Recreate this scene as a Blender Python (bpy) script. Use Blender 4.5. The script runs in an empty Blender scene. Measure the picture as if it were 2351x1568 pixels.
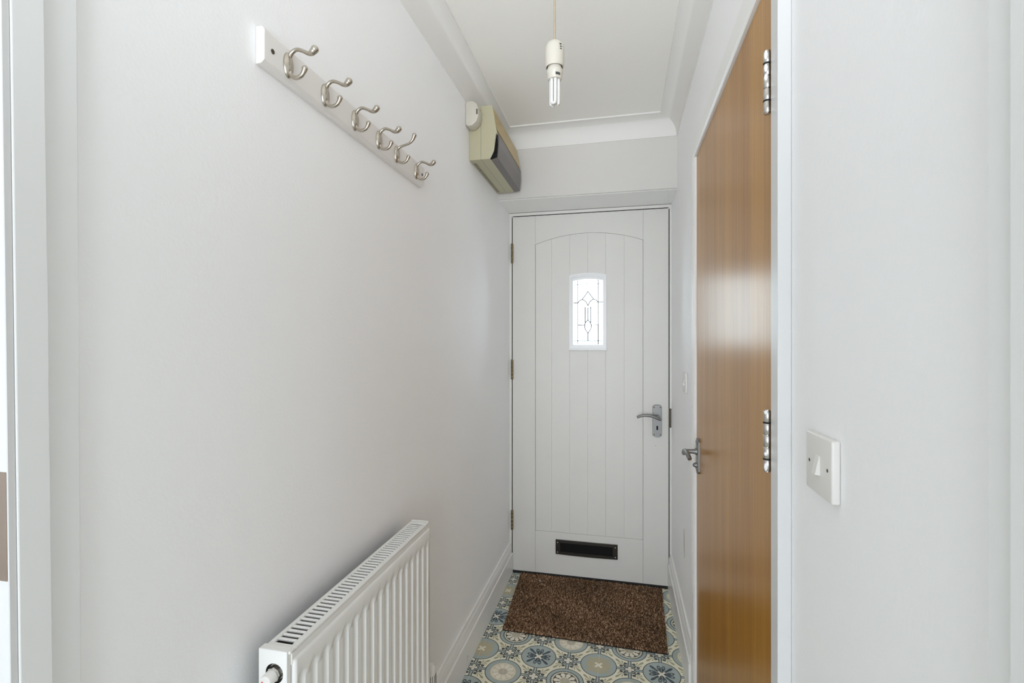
import bpy, bmesh, math, random
from mathutils import Vector
random.seed(7)
R = math.radians
SC = bpy.context.scene
COL = SC.collection

# ------------------------------------------------------------------ camera, world, lights, exposure
CAM_H = 1.295
cam_d = bpy.data.cameras.new('camera')
cam_d.sensor_width = 36.0
cam_d.lens = 1110.0 / 2351.0 * 36.0
cam_d.clip_start = 0.02
cam = bpy.data.objects.new('camera', cam_d)
cam.location = (0, 0, CAM_H)
cam.rotation_euler = (R(90), 0, R(12.74))
COL.objects.link(cam)
SC.camera = cam

world = bpy.data.worlds.new('overcast_sky')
SC.world = world
world.use_nodes = True
wbg = world.node_tree.nodes['Background']
wbg.inputs['Color'].default_value = (0.80, 0.92, 1.0, 1)
wbg.inputs['Strength'].default_value = 10.5

def area_light(name, loc, rot, sx, sy, energy, color):
    l = bpy.data.lights.new(name, 'AREA')
    l.shape = 'RECTANGLE'; l.size = sx; l.size_y = sy
    l.energy = energy; l.color = color
    o = bpy.data.objects.new(name, l)
    o.location = loc; o.rotation_euler = rot
    COL.objects.link(o)
    return o
# added area lamps filling the hall from the unseen room behind the camera
bfill = area_light('back_fill_lamp', (-0.2, -2.93, 1.2), (R(90), 0, 0), 2.6, 2.0, 27, (0.925, 0.98, 1.07))
bfill.data.spread = R(85)
area_light('left_fill_lamp', (-2.13, -1.1, 1.45), (R(90), 0, R(-90)), 1.6, 1.4, 3.6, (0.955, 0.98, 1.04))
area_light('right_fill_lamp', (1.93, -1.1, 1.45), (R(90), 0, R(90)), 1.6, 1.4, 3.6, (0.955, 0.98, 1.04))

# added spot turned up at the ceiling to brighten the hall
fl_d = bpy.data.lights.new('ceiling_fill_spot', 'SPOT')
fl_d.energy = 62; fl_d.spot_size = R(76); fl_d.spot_blend = 1.0; fl_d.shadow_soft_size = 0.3; fl_d.color = (0.955, 0.985, 1.03)
fl_o = bpy.data.objects.new('ceiling_fill_spot', fl_d)
fl_o.location = (-0.10, -0.38, 1.36); fl_o.rotation_euler = (R(135), 0, R(3))
COL.objects.link(fl_o)

SC.view_settings.view_transform = 'Standard'
SC.view_settings.look = 'None'
SC.view_settings.exposure = 0.0
SC.view_settings.gamma = 1.0
SC.view_settings.use_curve_mapping = False
SC.cycles.max_bounces = 36
SC.cycles.diffuse_bounces = 32

# ------------------------------------------------------------------ materials
def lin(r, g, b):
    def f(c):
        c /= 255.0
        return c / 12.92 if c <= 0.04045 else ((c + 0.055) / 1.055) ** 2.4
    return (f(r), f(g), f(b), 1)

def mat(name, col, rough=0.5, metal=0.0, spec=0.5, bump=None, vary=0.0, vary_scale=6.0, coat=0.0):
    m = bpy.data.materials.new(name); m.use_nodes = True
    nt = m.node_tree; n = nt.nodes; b = n['Principled BSDF']
    b.inputs['Base Color'].default_value = col
    b.inputs['Roughness'].default_value = rough
    b.inputs['Metallic'].default_value = metal
    b.inputs['Specular IOR Level'].default_value = spec
    b.inputs['Coat Weight'].default_value = coat
    b.inputs['Coat Roughness'].default_value = 0.15
    tc = n.new('ShaderNodeTexCoord')
    if vary:
        nz = n.new('ShaderNodeTexNoise'); nz.inputs['Scale'].default_value = vary_scale; nz.inputs['Detail'].default_value = 4
        nt.links.new(tc.outputs['Object'], nz.inputs['Vector'])
        mx = n.new('ShaderNodeMix'); mx.data_type = 'RGBA'
        mx.inputs[6].default_value = tuple(c * (1 - vary) for c in col[:3]) + (1,)
        mx.inputs[7].default_value = tuple(min(1, c * (1 + vary)) for c in col[:3]) + (1,)
        nt.links.new(nz.outputs['Fac'], mx.inputs[0])
        nt.links.new(mx.outputs[2], b.inputs['Base Color'])
    if bump:
        sc, st, dist = bump
        nz2 = n.new('ShaderNodeTexNoise'); nz2.inputs['Scale'].default_value = sc; nz2.inputs['Detail'].default_value = 3
        nt.links.new(tc.outputs['Object'], nz2.inputs['Vector'])
        bp = n.new('ShaderNodeBump'); bp.inputs['Strength'].default_value = st; bp.inputs['Distance'].default_value = dist
        nt.links.new(nz2.outputs['Fac'], bp.inputs['Height'])
        nt.links.new(bp.outputs['Normal'], b.inputs['Normal'])
    return m

M = {}
M['wall'] = mat('wall_paint', (0.925, 0.93, 0.945, 1), 0.62, bump=(160, 0.35, 0.0012), vary=0.012, vary_scale=2.5, spec=0.35)
M['ceiling'] = mat('ceiling_paint', (0.90, 0.89, 0.855, 1), 0.85, bump=(40, 0.1, 0.002), vary=0.012, vary_scale=2.0, spec=0.2)
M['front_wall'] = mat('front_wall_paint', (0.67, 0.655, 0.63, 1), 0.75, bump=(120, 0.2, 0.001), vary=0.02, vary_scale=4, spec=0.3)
M['cove'] = mat('coving_paint', (0.81, 0.80, 0.78, 1), 0.8, bump=(60, 0.1, 0.001), vary=0.015, vary_scale=3, spec=0.25)
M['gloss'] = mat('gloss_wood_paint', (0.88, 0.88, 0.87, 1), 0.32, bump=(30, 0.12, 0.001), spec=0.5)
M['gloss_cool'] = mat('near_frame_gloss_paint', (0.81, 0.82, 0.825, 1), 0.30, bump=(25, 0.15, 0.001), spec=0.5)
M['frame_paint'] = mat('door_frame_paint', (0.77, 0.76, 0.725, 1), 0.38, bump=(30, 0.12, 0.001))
M['gloss_shaded'] = mat('shaded_gloss_paint', (0.68, 0.685, 0.69, 1), 0.35, bump=(25, 0.15, 0.001), spec=0.4)  # darker copy of the gloss paint, shade put into its colour
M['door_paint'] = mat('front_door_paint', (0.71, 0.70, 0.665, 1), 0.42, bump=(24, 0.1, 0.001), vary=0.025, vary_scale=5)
M['board_white'] = mat('coat_board_paint', (0.80, 0.775, 0.755, 1), 0.4, bump=(60, 0.1, 0.001))
M['dark_gap'] = mat('dark_gap', (0.012, 0.011, 0.009, 1), 0.9, vary=0.1)
M['rubber'] = mat('black_draught_strip', (0.012, 0.012, 0.012, 1), 0.25, vary=0.2)
M['nickel'] = mat('satin_nickel', (0.50, 0.455, 0.39, 1), 0.27, 1.0, bump=(80, 0.03, 0.001))
M['satin'] = mat('satin_chrome', (0.25, 0.25, 0.245, 1), 0.42, 0.75, bump=(90, 0.03, 0.001))
M['chrome'] = mat('polished_chrome', (0.55, 0.53, 0.50, 1), 0.25, 1.0, vary=0.05)
M['hinge'] = mat('aged_steel_hinge', (0.42, 0.39, 0.34, 1), 0.3, 0.9, vary=0.25, vary_scale=60)
M['brass_old'] = mat('tarnished_brass', (0.22, 0.17, 0.09, 1), 0.4, 0.8, vary=0.35, vary_scale=80)
M['bronze_plate'] = mat('brown_strike_plate', lin(150, 134, 122), 0.35, 0.5, vary=0.1, vary_scale=20)
M['bronze'] = mat('dark_bronze', (0.030, 0.025, 0.019, 1), 0.38, 0.3, vary=0.3, vary_scale=30)
M['black'] = mat('black_plastic', (0.003, 0.003, 0.003, 1), 0.6, spec=0.2, vary=0.1)
M['screw'] = mat('steel_screw', (0.5, 0.48, 0.44, 1), 0.35, 1.0, vary=0.1)
M['screw_dark'] = mat('dark_screw', (0.09, 0.075, 0.055, 1), 0.45, 0.6, vary=0.2)
M['rad'] = mat('radiator_enamel', (0.82, 0.82, 0.805, 1), 0.3, bump=(15, 0.03, 0.001))
M['fin'] = mat('convector_steel', (0.20, 0.20, 0.19, 1), 0.5, 0.2, vary=0.15, vary_scale=50)
M['plastic'] = mat('white_plastic', (0.76, 0.745, 0.72, 1), 0.32, vary=0.01)
M['plastic_warm'] = mat('aged_white_plastic', (0.60, 0.57, 0.50, 1), 0.38, vary=0.02)
M['cable'] = mat('cream_flex', (0.42, 0.35, 0.26, 1), 0.5, vary=0.05)
M['tube'] = mat('lamp_tube_glass', (0.70, 0.70, 0.68, 1), 0.12, vary=0.01, coat=0.4)
M['beige'] = mat('aged_beige_plastic', lin(184, 180, 152), 0.42, vary=0.04, vary_scale=8)
M['beige_yellow'] = mat('yellowed_beige_plastic', lin(190, 168, 118), 0.42, vary=0.05, vary_scale=10)
M['flap'] = mat('smoked_grey_plastic', lin(104, 98, 96), 0.3, vary=0.05, vary_scale=8)
M['print'] = mat('dark_grey_print', (0.05, 0.055, 0.05, 1), 0.6, vary=0.1)
M['red'] = mat('red_print', (0.55, 0.09, 0.03, 1), 0.5, vary=0.1)
M['grout'] = mat('pale_grout', (0.80, 0.82, 0.81, 1), 0.8, vary=0.15, vary_scale=40)
M['mat_base'] = mat('mat_backing', (0.012, 0.009, 0.007, 1), 0.9, vary=0.2)
M['lead'] = mat('lead_came', (0.06, 0.065, 0.07, 1), 0.5, 0.5, vary=0.2, vary_scale=50)
M['fleck'] = mat('paint_fleck', (0.8, 0.76, 0.72, 1), 0.7, vary=0.05)

# clear leaded pane
m = bpy.data.materials.new('window_glass'); m.use_nodes = True
nt = m.node_tree; n = nt.nodes; n.clear()
out = n.new('ShaderNodeOutputMaterial'); mixs = n.new('ShaderNodeMixShader')
tr = n.new('ShaderNodeBsdfTransparent'); tr.inputs['Color'].default_value = (0.96, 0.98, 0.98, 1)
gl = n.new('ShaderNodeBsdfGlossy'); gl.inputs['Roughness'].default_value = 0.05
fr = n.new('ShaderNodeFresnel'); fr.inputs['IOR'].default_value = 1.45
nt.links.new(fr.outputs[0], mixs.inputs[0]); nt.links.new(tr.outputs[0], mixs.inputs[1]); nt.links.new(gl.outputs[0], mixs.inputs[2])
nt.links.new(mixs.outputs[0], out.inputs['Surface'])
M['glass'] = m

# oak veneer: long vertical grain
def wood_material():
    m = bpy.data.materials.new('oak_veneer'); m.use_nodes = True
    nt = m.node_tree; n = nt.nodes; b = n['Principled BSDF']
    tc = n.new('ShaderNodeTexCoord')
    def noise(scale, sc, det, rough=0.55, dist=0.0):
        mp = n.new('ShaderNodeMapping'); mp.inputs['Scale'].default_value = sc
        nt.links.new(tc.outputs['Object'], mp.inputs['Vector'])
        z = n.new('ShaderNodeTexNoise'); z.inputs['Scale'].default_value = scale; z.inputs['Detail'].default_value = det
        z.inputs['Roughness'].default_value = rough; z.inputs['Distortion'].default_value = dist
        nt.links.new(mp.outputs[0], z.inputs['Vector'])
        return z.outputs['Fac']
    r1 = n.new('ShaderNodeValToRGB')
    r1.color_ramp.elements[0].position = 0.34; r1.color_ramp.elements[0].color = lin(164, 112, 34)
    r1.color_ramp.elements[1].position = 0.68; r1.color_ramp.elements[1].color = lin(187, 135, 50)
    nt.links.new(noise(1.0, (9, 14, 0.35), 5, 0.6, 0.35), r1.inputs[0])
    r2 = n.new('ShaderNodeValToRGB')
    r2.color_ramp.elements[0].position = 0.36; r2.color_ramp.elements[0].color = (0.72, 0.68, 0.62, 1)
    r2.color_ramp.elements[1].position = 0.52; r2.color_ramp.elements[1].color = (1, 1, 1, 1)
    nt.links.new(noise(1.0, (150, 190, 2.2), 4, 0.7), r2.inputs[0])
    mx = n.new('ShaderNodeMix'); mx.data_type = 'RGBA'; mx.blend_type = 'MULTIPLY'; mx.inputs[0].default_value = 1
    nt.links.new(r1.outputs[0], mx.inputs[6]); nt.links.new(r2.outputs[0], mx.inputs[7])
    nt.links.new(mx.outputs[2], b.inputs['Base Color'])
    b.inputs['Roughness'].default_value = 0.30
    b.inputs['Specular IOR Level'].default_value = 0.5
    return m
M['oak'] = wood_material()

# ---- patterned tile, written as arithmetic on the position on the floor
TP, TX0, TY0 = 0.1213, -0.3316, 1.964
def tile_material():
    m = bpy.data.materials.new('patterned_encaustic_tile'); m.use_nodes = True
    nt = m.node_tree; N = nt.nodes; L = nt.links
    b = N['Principled BSDF']
    class E:
        def __init__(s, k): s.k = k
        def op(s, o, *a):
            nd = N.new('ShaderNodeMath'); nd.operation = o
            for i, x in enumerate((s,) + a):
                if isinstance(x, E): L.new(x.k, nd.inputs[i])
                else: nd.inputs[i].default_value = x
            return E(nd.outputs[0])
        def __add__(s, o): return s.op('ADD', o)
        def __sub__(s, o): return s.op('SUBTRACT', o)
        def __mul__(s, o): return s.op('MULTIPLY', o)
        def __truediv__(s, o): return s.op('DIVIDE', o)
        def __lt__(s, o): return s.op('LESS_THAN', o)
        def __gt__(s, o): return s.op('GREATER_THAN', o)
        def __and__(s, o): return s.op('MULTIPLY', o)
        def __or__(s, o): return s.op('MAXIMUM', o)
        def abs(s): return s.op('ABSOLUTE')
        def sqrt(s): return s.op('SQRT')
        def round(s): return s.op('ROUND')
        def mod2(s): return s.op('FLOORED_MODULO', 2.0)
        def min(s, o): return s.op('MINIMUM', o)
        def max(s, o): return s.op('MAXIMUM', o)
        def atan2(s, o): return s.op('ARCTAN2', o)
        def cos(s): return s.op('COSINE')
        def inv(s): return s * -1.0 + 1.0
    geo = N.new('ShaderNodeNewGeometry'); sep = N.new('ShaderNodeSeparateXYZ')
    L.new(geo.outputs['Position'], sep.inputs[0])
    x = (E(sep.outputs[0]) - TX0) / TP
    y = (E(sep.outputs[1]) - TY0) / TP
    a = (x + y) * 0.5; bb = (x - y) * 0.5
    def cell(a, bb):
        ra, rb = a.round(), bb.round()
        fa, fb = a - ra, bb - rb
        return ra, rb, fa + fb, fa - fb
    ra, rb, dx, dy = cell(a, bb)
    _, _, u, v = cell(a - 0.5, bb - 0.5)
    S = 0.70711
    r = (dx * dx + dy * dy).sqrt()
    ax, ay = dx.abs(), dy.abs()
    p = (ax + ay) * S; q = ((ax - ay) * S).abs()
    au, av = u.abs(), v.abs()
    l1 = au + av; s = l1 * S; t = ((au - av) * S).abs()
    mm, nn = au.max(av), au.min(av)
    ma, mb = ra.mod2(), rb.mod2()
    cur = [None]
    def paint(col, mask):
        nd = N.new('ShaderNodeMix'); nd.data_type = 'RGBA'
        L.new(mask.k, nd.inputs[0])
        if isinstance(cur[0], tuple): nd.inputs[6].default_value = cur[0]
        else: L.new(cur[0], nd.inputs[6])
        nd.inputs[7].default_value = col
        cur[0] = nd.outputs[2]
    CREAM, OLIVE, DARK = lin(246, 243, 222), lin(172, 170, 140), lin(78, 86, 86)
    BLUE, WHITE, NAVY = lin(176, 190, 188), lin(244, 240, 224), lin(70, 82, 92)
    TAN, BEIGE, GREYG = lin(194, 184, 152), lin(226, 216, 196), lin(182, 188, 176)
    cur[0] = CREAM
    # fans of olive leaves
    fs = s - 0.28
    rho = (fs * fs + t * t).sqrt(); phi = t.atan2(fs).abs()
    leaves = (phi * 12.0).cos() > 0.05
    length = phi * -0.10 + 0.25
    paint(OLIVE, leaves & (rho < length) & (rho > 0.03))
    big = fs - 0.27
    paint(OLIVE, ((big * big) / 0.0075 + (t * t) / 0.0016) < 1.0)
    # scrolls
    t1 = t - 0.095; s1 = s - 0.285
    d1 = (t1 * t1 + s1 * s1).sqrt()
    paint(DARK, (d1 < 0.056))
    t2 = t - 0.085; s2 = s - 0.262
    d2 = (t2 * t2 + s2 * s2).sqrt()
    paint(DARK, (d2 < 0.098) & (d2 > 0.064) & (s < 0.262))
    paint(DARK, (t < 0.03) & (s < 0.29))
    # network of bands round the small flowers
    paint(DARK, (nn < 0.058) & (mm > 0.2))
    paint(DARK, l1 < 0.285)
    paint(BLUE, l1 < 0.245)
    paint(BLUE, (nn < 0.032) & (mm > 0.2))
    paint(DARK, l1 < 0.205)
    pm = mm - 0.088
    paint(WHITE, ((pm * pm + nn * nn) < 0.0030) | ((mm < 0.08) & (nn < 0.036)))
    # big circles
    paint(DARK, r < 0.594)
    paint(BLUE, r < 0.566)
    same = ((ma - mb).abs() < 0.5)
    navy = same & (ma < 0.5); tan = same & (ma > 0.5)
    lt = same.inv() & (ma > 0.5); dk = same.inv() & (ma < 0.5)
    # fleuron
    C32, S32 = 0.848, 0.530
    es = p * C32 + q * S32; et = (q * C32 - p * S32).abs()
    e1 = es - 0.285
    ell = (e1 * e1) / 0.0150 + (et * et) / 0.0042
    loop = ((ell < 1.0) & (ell > 0.30)) | ((et < 0.026) & (es < 0.30)) 
    lf = p - 0.39
    leaf = ((lf * lf) / 0.0130 + (q * q) / 0.0024) < 1.0
    stem = (q < 0.035) & (p < 0.36)
    fle = (loop | leaf | stem | (r < 0.15)) & (r > 0.03)
    xx = (((q < 0.036) & (p < 0.155)) | (r < 0.05))
    paint(NAVY, navy & fle)
    paint(TAN, tan & fle)
    paint(lin(186, 188, 168), tan & (fle.inv()) & (r < 0.40))
    paint(WHITE, same & xx)
    # rosettes
    paint(DARK, dk & (r < 0.465))
    paint(GREYG, dk & (r < 0.435))
    paint(CREAM, dk & (r < 0.405))
    paint(lin(92, 90, 80), dk & (r < 0.38))
    paint(GREYG, lt & (r < 0.465))
    paint(lin(200, 201, 184), lt & (r < 0.43))
    paint(CREAM, lt & (r < 0.40))
    paint(BEIGE, lt & (r < 0.375))
    th = dy.atan2(dx)
    k = 2 * math.pi / 10
    ph = ((th / k) - (th / k).round()).abs() * k
    pr = r - 0.285
    across = ph * r
    petal = (((pr * pr) / 0.0058 + (across * across) / 0.0052) < 1.0) | ((across < 0.045) & (r < 0.29))
    paint(WHITE, same.inv() & petal & (r < 0.37))
    paint(lin(200, 194, 174), same.inv() & (r < 0.155))
    # light wear
    nz = N.new('ShaderNodeTexNoise'); nz.inputs['Scale'].default_value = 14; nz.inputs['Detail'].default_value = 4
    L.new(geo.outputs['Position'], nz.inputs['Vector'])
    rp = N.new('ShaderNodeValToRGB')
    rp.color_ramp.elements[0].position = 0.3; rp.color_ramp.elements[0].color = (0.92, 0.91, 0.89, 1)
    rp.color_ramp.elements[1].position = 0.65; rp.color_ramp.elements[1].color = (1, 1, 1, 1)
    L.new(nz.outputs['Fac'], rp.inputs[0])
    mu = N.new('ShaderNodeMix'); mu.data_type = 'RGBA'; mu.blend_type = 'MULTIPLY'; mu.inputs[0].default_value = 1
    L.new(cur[0], mu.inputs[6]); L.new(rp.outputs[0], mu.inputs[7])
    L.new(mu.outputs[2], b.inputs['Base Color'])
    b.inputs['Roughness'].default_value = 0.45
    return m
M['tile'] = tile_material()

# mat pile, coloured tuft by tuft
m = bpy.data.materials.new('brown_mat_pile'); m.use_nodes = True
nt = m.node_tree; b = nt.nodes['Principled BSDF']
at = nt.nodes.new('ShaderNodeAttribute'); at.attribute_name = 'tuft'
nt.links.new(at.outputs['Color'], b.inputs['Base Color'])
b.inputs['Roughness'].default_value = 0.95; b.inputs['Specular IOR Level'].default_value = 0.1
M['pile'] = m

# ------------------------------------------------------------------ builders
def link(name, me, parent=None):
    o = bpy.data.objects.new(name, me)
    COL.objects.link(o)
    if parent is not None: o.parent = parent
    return o

def origin_of(parent):
    p = Vector((0, 0, 0))
    while parent is not None:
        p += parent.location; parent = parent.parent
    return p

class MB:
    """collects shapes given in world coordinates and links them as one mesh object"""
    def __init__(s): s.bm = bmesh.new()
    def box(s, x0, x1, y0, y1, z0, z1, bev=0.0, seg=2):
        t = bmesh.new()
        bmesh.ops.create_cube(t, size=1.0)
        for v in t.verts:
            v.co = Vector(((x0 + x1) / 2 + v.co.x * (x1 - x0), (y0 + y1) / 2 + v.co.y * (y1 - y0), (z0 + z1) / 2 + v.co.z * (z1 - z0)))
        if bev: bmesh.ops.bevel(t, geom=t.edges[:], offset=bev, segments=seg, affect='EDGES', profile=0.5)
        return s.add(t)
    def add(s, t):
        me = bpy.data.meshes.new('tmp'); t.to_mesh(me); t.free()
        s.bm.from_mesh(me); bpy.data.meshes.remove(me)
        return s
    def prism(s, poly, axis, lo, hi, bev=0.0, seg=1):
        """poly: 2-D outline in the plane across the axis; x-> (y,z), y-> (x,z), z-> (x,y)"""
        t = bmesh.new()
        def P(a, c):
            return {'x': (c, a[0], a[1]), 'y': (a[0], c, a[1]), 'z': (a[0], a[1], c)}[axis]
        A = [t.verts.new(P(q, lo)) for q in poly]; B = [t.verts.new(P(q, hi)) for q in poly]
        t.faces.new(A); t.faces.new(B)
        for i in range(len(poly)):
            j = (i + 1) % len(poly)
            t.faces.new((A[i], A[j], B[j], B[i]))
        bmesh.ops.recalc_face_normals(t, faces=t.faces[:])
        if bev: bmesh.ops.bevel(t, geom=t.edges[:], offset=bev, segments=seg, affect='EDGES', profile=0.5)
        return s.add(t)
    def tube(s, pts, rad, n=10, smooth_pts=0):
        pts = [Vector(p) for p in pts]
        if not hasattr(rad, '__len__'): rad = [rad] * len(pts)
        if smooth_pts:
            P2, R2 = [], []
            for i in range(len(pts) - 1):
                p0, p1, p2, p3 = pts[max(i - 1, 0)], pts[i], pts[i + 1], pts[min(i + 2, len(pts) - 1)]
                for k in range(smooth_pts):
                    u = k / smooth_pts
                    P2.append(0.5 * ((2 * p1) + (p2 - p0) * u + (2 * p0 - 5 * p1 + 4 * p2 - p3) * u * u + (3 * p1 - p0 - 3 * p2 + p3) * u ** 3))
                    R2.append(rad[i] * (1 - u) + rad[i + 1] * u)
            P2.append(pts[-1]); R2.append(rad[-1]); pts, rad = P2, R2
        t = bmesh.new()
        d = (pts[1] - pts[0]).normalized()
        up = Vector((0, 0, 1)) if abs(d.z) < 0.9 else Vector((0, 1, 0))
        nx = d.cross(up).normalized()
        rings = []
        for i, p in enumerate(pts):
            dd = (pts[min(i + 1, len(pts) - 1)] - pts[max(i - 1, 0)])
            if dd.length > 1e-9: d = dd.normalized()
            nx = (nx - d * nx.dot(d)).normalized(); ny = d.cross(nx)
            rings.append([t.verts.new(p + (nx * math.cos(2 * math.pi * k / n) + ny * math.sin(2 * math.pi * k / n)) * rad[i]) for k in range(n)])
        for A, B in zip(rings, rings[1:]):
            for k in range(n): t.faces.new((A[k], A[(k + 1) % n], B[(k + 1) % n], B[k]))
        t.faces.new(rings[0][::-1]); t.faces.new(rings[-1])
        bmesh.ops.recalc_face_normals(t, faces=t.faces[:])
        return s.add(t)
    def ball(s, c, rx, ry=None, rz=None, seg=14, rings=9):
        ry = rx if ry is None else ry; rz = rx if rz is None else rz
        t = bmesh.new()
        bmesh.ops.create_uvsphere(t, u_segments=seg, v_segments=rings, radius=1.0)
        for v in t.verts: v.co = Vector((c[0] + v.co.x * rx, c[1] + v.co.y * ry, c[2] + v.co.z * rz))
        return s.add(t)
    def lathe(s, prof, c, axis='z', n=24):
        """prof: (radius, height along the axis)"""
        t = bmesh.new()
        def P(r, h, k):
            a, b_ = r * math.cos(2 * math.pi * k / n), r * math.sin(2 * math.pi * k / n)
            q = {'z': (a, b_, h), 'y': (a, h, b_), 'x': (h, a, b_)}[axis]
            return Vector(c) + Vector(q)
        rings = [[t.verts.new(P(max(r, 1e-5), h, k)) for k in range(n)] for r, h in prof]
        for A, B in zip(rings, rings[1:]):
            for k in range(n): t.faces.new((A[k], A[(k + 1) % n], B[(k + 1) % n], B[k]))
        t.faces.new(rings[0][::-1]); t.faces.new(rings[-1])
        bmesh.ops.recalc_face_normals(t, faces=t.faces[:])
        return s.add(t)
    def shear_y(s, fn):
        for v in s.bm.verts: v.co.y += fn(v.co)
        return s
    def build(s, name, m, parent=None, smooth=False):
        o0 = origin_of(parent)
        for v in s.bm.verts: v.co -= o0
        me = bpy.data.meshes.new(name)
        s.bm.to_mesh(me); s.bm.free()
        me.materials.append(M[m])
        if smooth:
            me.polygons.foreach_set('use_smooth', [True] * len(me.polygons))
            me.set_sharp_from_angle(angle=R(40))
        return link(name, me, parent)

def tag(o, label=None, cat=None, kind=None, group=None):
    if label: o['label'] = label
    if cat: o['category'] = cat
    if kind: o['kind'] = kind
    if group: o['group'] = group
    return o

def thing(name, loc, label, cat, kind=None, group=None):
    o = bpy.data.objects.new(name, None)
    o.empty_display_size = 0.05
    o.location = loc
    COL.objects.link(o)
    return tag(o, label, cat, kind, group)

# ------------------------------------------------------------------ the setting
XL, XR, XRN = -0.613, 0.257, 0.2666      # left wall, far right wall, near right wall
YF, YD, ZC = 2.39, 2.651, 2.35           # wall over the door, door face, ceiling
ZS = 2.017                               # soffit of the door recess
YN = 0.36                                # where the hall opens into the room behind the camera

fl = MB().box(-2.3, 2.1, -3.1, 2.9, -0.08, -0.0006).build('floor', 'grout')
tag(fl, 'floor of the narrow hall laid with patterned blue and cream tiles', 'floor', 'structure')
# tiles one by one
gap = 0.0004
ci0, ci1 = math.floor((XL + 0.002 - TX0) / TP), math.ceil((XR - 0.002 - TX0) / TP)
cj0, cj1 = math.floor((0.62 - TY0) / TP), math.ceil((2.70 - TY0) / TP)
full = None
for i in range(ci0, ci1):
    for j in range(cj0, cj1):
        x0, x1 = TX0 + i * TP + gap, TX0 + (i + 1) * TP - gap
        y0, y1 = TY0 + j * TP + gap, TY0 + (j + 1) * TP - gap
        c0, c1 = max(x0, XL + 0.001), min(x1, XR - 0.001)
        e1 = min(y1, 2.70)
        if c1 - c0 < 0.004 or e1 - y0 < 0.004: continue
        if c0 == x0 and c1 == x1 and e1 == y1:
            if full is None:
                o = MB().box(x0, x1, y0, y1, -0.0006, 0.0, 0.0002, 1).build('tile', 'tile', fl)
                cx, cy = (x0 + x1) / 2, (y0 + y1) / 2
                for vv in o.data.vertices: vv.co -= Vector((cx, cy, 0))
                o.location = (cx, cy, 0); full = o
            else:
                o = full.copy(); COL.objects.link(o)
                o.location = ((x0 + x1) / 2, (y0 + y1) / 2, 0)
        else:
            MB().box(c0, c1, y0, e1, -0.0006, 0.0, 0.0002, 1).build('tile', 'tile', fl)
# the same tiling carried on under the camera, out of the picture
y_end = TY0 + cj0 * TP
MB().box(-2.25, 2.05, -3.05, y_end, -0.0006, 0.0).build('tile_field', 'tile', fl)

tag(MB().box(-2.3, 2.1, -3.1, 2.9, ZC, ZC + 0.08).build('ceiling', 'ceiling'), 'white painted ceiling of the narrow hall', 'ceiling', 'structure')
tag(MB().box(XL - 0.10, XL, YN, 2.75, 0, ZC).build('wall_left', 'wall'), 'long white painted left wall with coat rail and radiator', 'wall', 'structure')
w = MB()
w.prism([(YF, ZS + 0.004), (YF + 0.002, ZS + 0.001), (YF + 0.006, ZS), (2.75, ZS), (2.75, ZC), (YF, ZC)], 'x', XL, XR)
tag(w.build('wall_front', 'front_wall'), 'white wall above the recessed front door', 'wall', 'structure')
w = MB()
w.box(XR, XR + 0.10, 1.80, 2.75, 0, ZC)                 # far piece
w.box(XR, XR + 0.10, 0.87, 1.80, 1.96, ZC)              # over the oak door
w.box(XRN, XRN + 0.10, 0.37, 0.868, 0, ZC)              # near piece with the light switch
wro = tag(w.build('wall_right', 'wall'), 'white painted right wall around the oak door', 'wall', 'structure')
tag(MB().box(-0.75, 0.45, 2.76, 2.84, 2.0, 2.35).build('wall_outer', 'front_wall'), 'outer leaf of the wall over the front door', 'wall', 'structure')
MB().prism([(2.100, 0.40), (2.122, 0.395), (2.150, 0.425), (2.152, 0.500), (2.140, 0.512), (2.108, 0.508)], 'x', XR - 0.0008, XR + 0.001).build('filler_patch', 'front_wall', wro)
# room behind the camera
tag(MB().box(-2.3, 2.1, -3.1, -3.0, 0, ZC).build('wall_back', 'wall'), 'white wall behind the camera', 'wall', 'structure')
tag(MB().box(-2.3, -2.2, -3.0, YN, 0, ZC).build('wall_room_left', 'wall'), 'white left wall of the room behind the camera', 'wall', 'structure')
tag(MB().box(2.0, 2.1, -3.0, YN, 0, ZC).build('wall_room_right', 'wall'), 'white right wall of the room behind the camera', 'wall', 'structure')
tag(MB().box(-2.3, XL - 0.10, YN, YN + 0.1, 0, ZC).build('wall_return_left', 'wall'), 'return wall left of the hall opening', 'wall', 'structure')
tag(MB().box(XRN + 0.10, 2.1, YN, YN + 0.1, 0, ZC).build('wall_return_right', 'wall'), 'return wall right of the hall opening', 'wall', 'structure')

# coving round the ceiling: concave quarter with a small quirk at both edges
def cove_profile():
    p = [(0.0, -0.087), (0.004, -0.087), (0.004, -0.083)]
    for k in range(0, 11):
        a = k / 10 * math.pi / 2
        p.append((0.004 + 0.074 * (1 - math.cos(a)), -0.083 + 0.077 * math.sin(a)))
    p += [(0.082, -0.006), (0.082, 0.0)]
    return p
def cove():
    t = bmesh.new(); prof = cove_profile()
    rings = []
    for (x, y, sx, sy) in ((XL, YN, 1, 0), (XL, YF, 1, -1), (XR, YF, -1, -1), (XR, YN, -1, 0)):
        rings.append([t.verts.new((x + sx * d, y + sy * d, ZC + z)) for d, z in prof])
    for A, B in zip(rings, rings[1:]):
        for k in range(len(prof) - 1): t.faces.new((A[k], A[k + 1], B[k + 1], B[k]))
    bmesh.ops.recalc_face_normals(t, faces=t.faces[:])
    return MB().add(t)
tag(cove().build('trim_1', 'cove', smooth=True), 'plain concave plaster coving around the ceiling edge', 'coving', 'structure')

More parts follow.
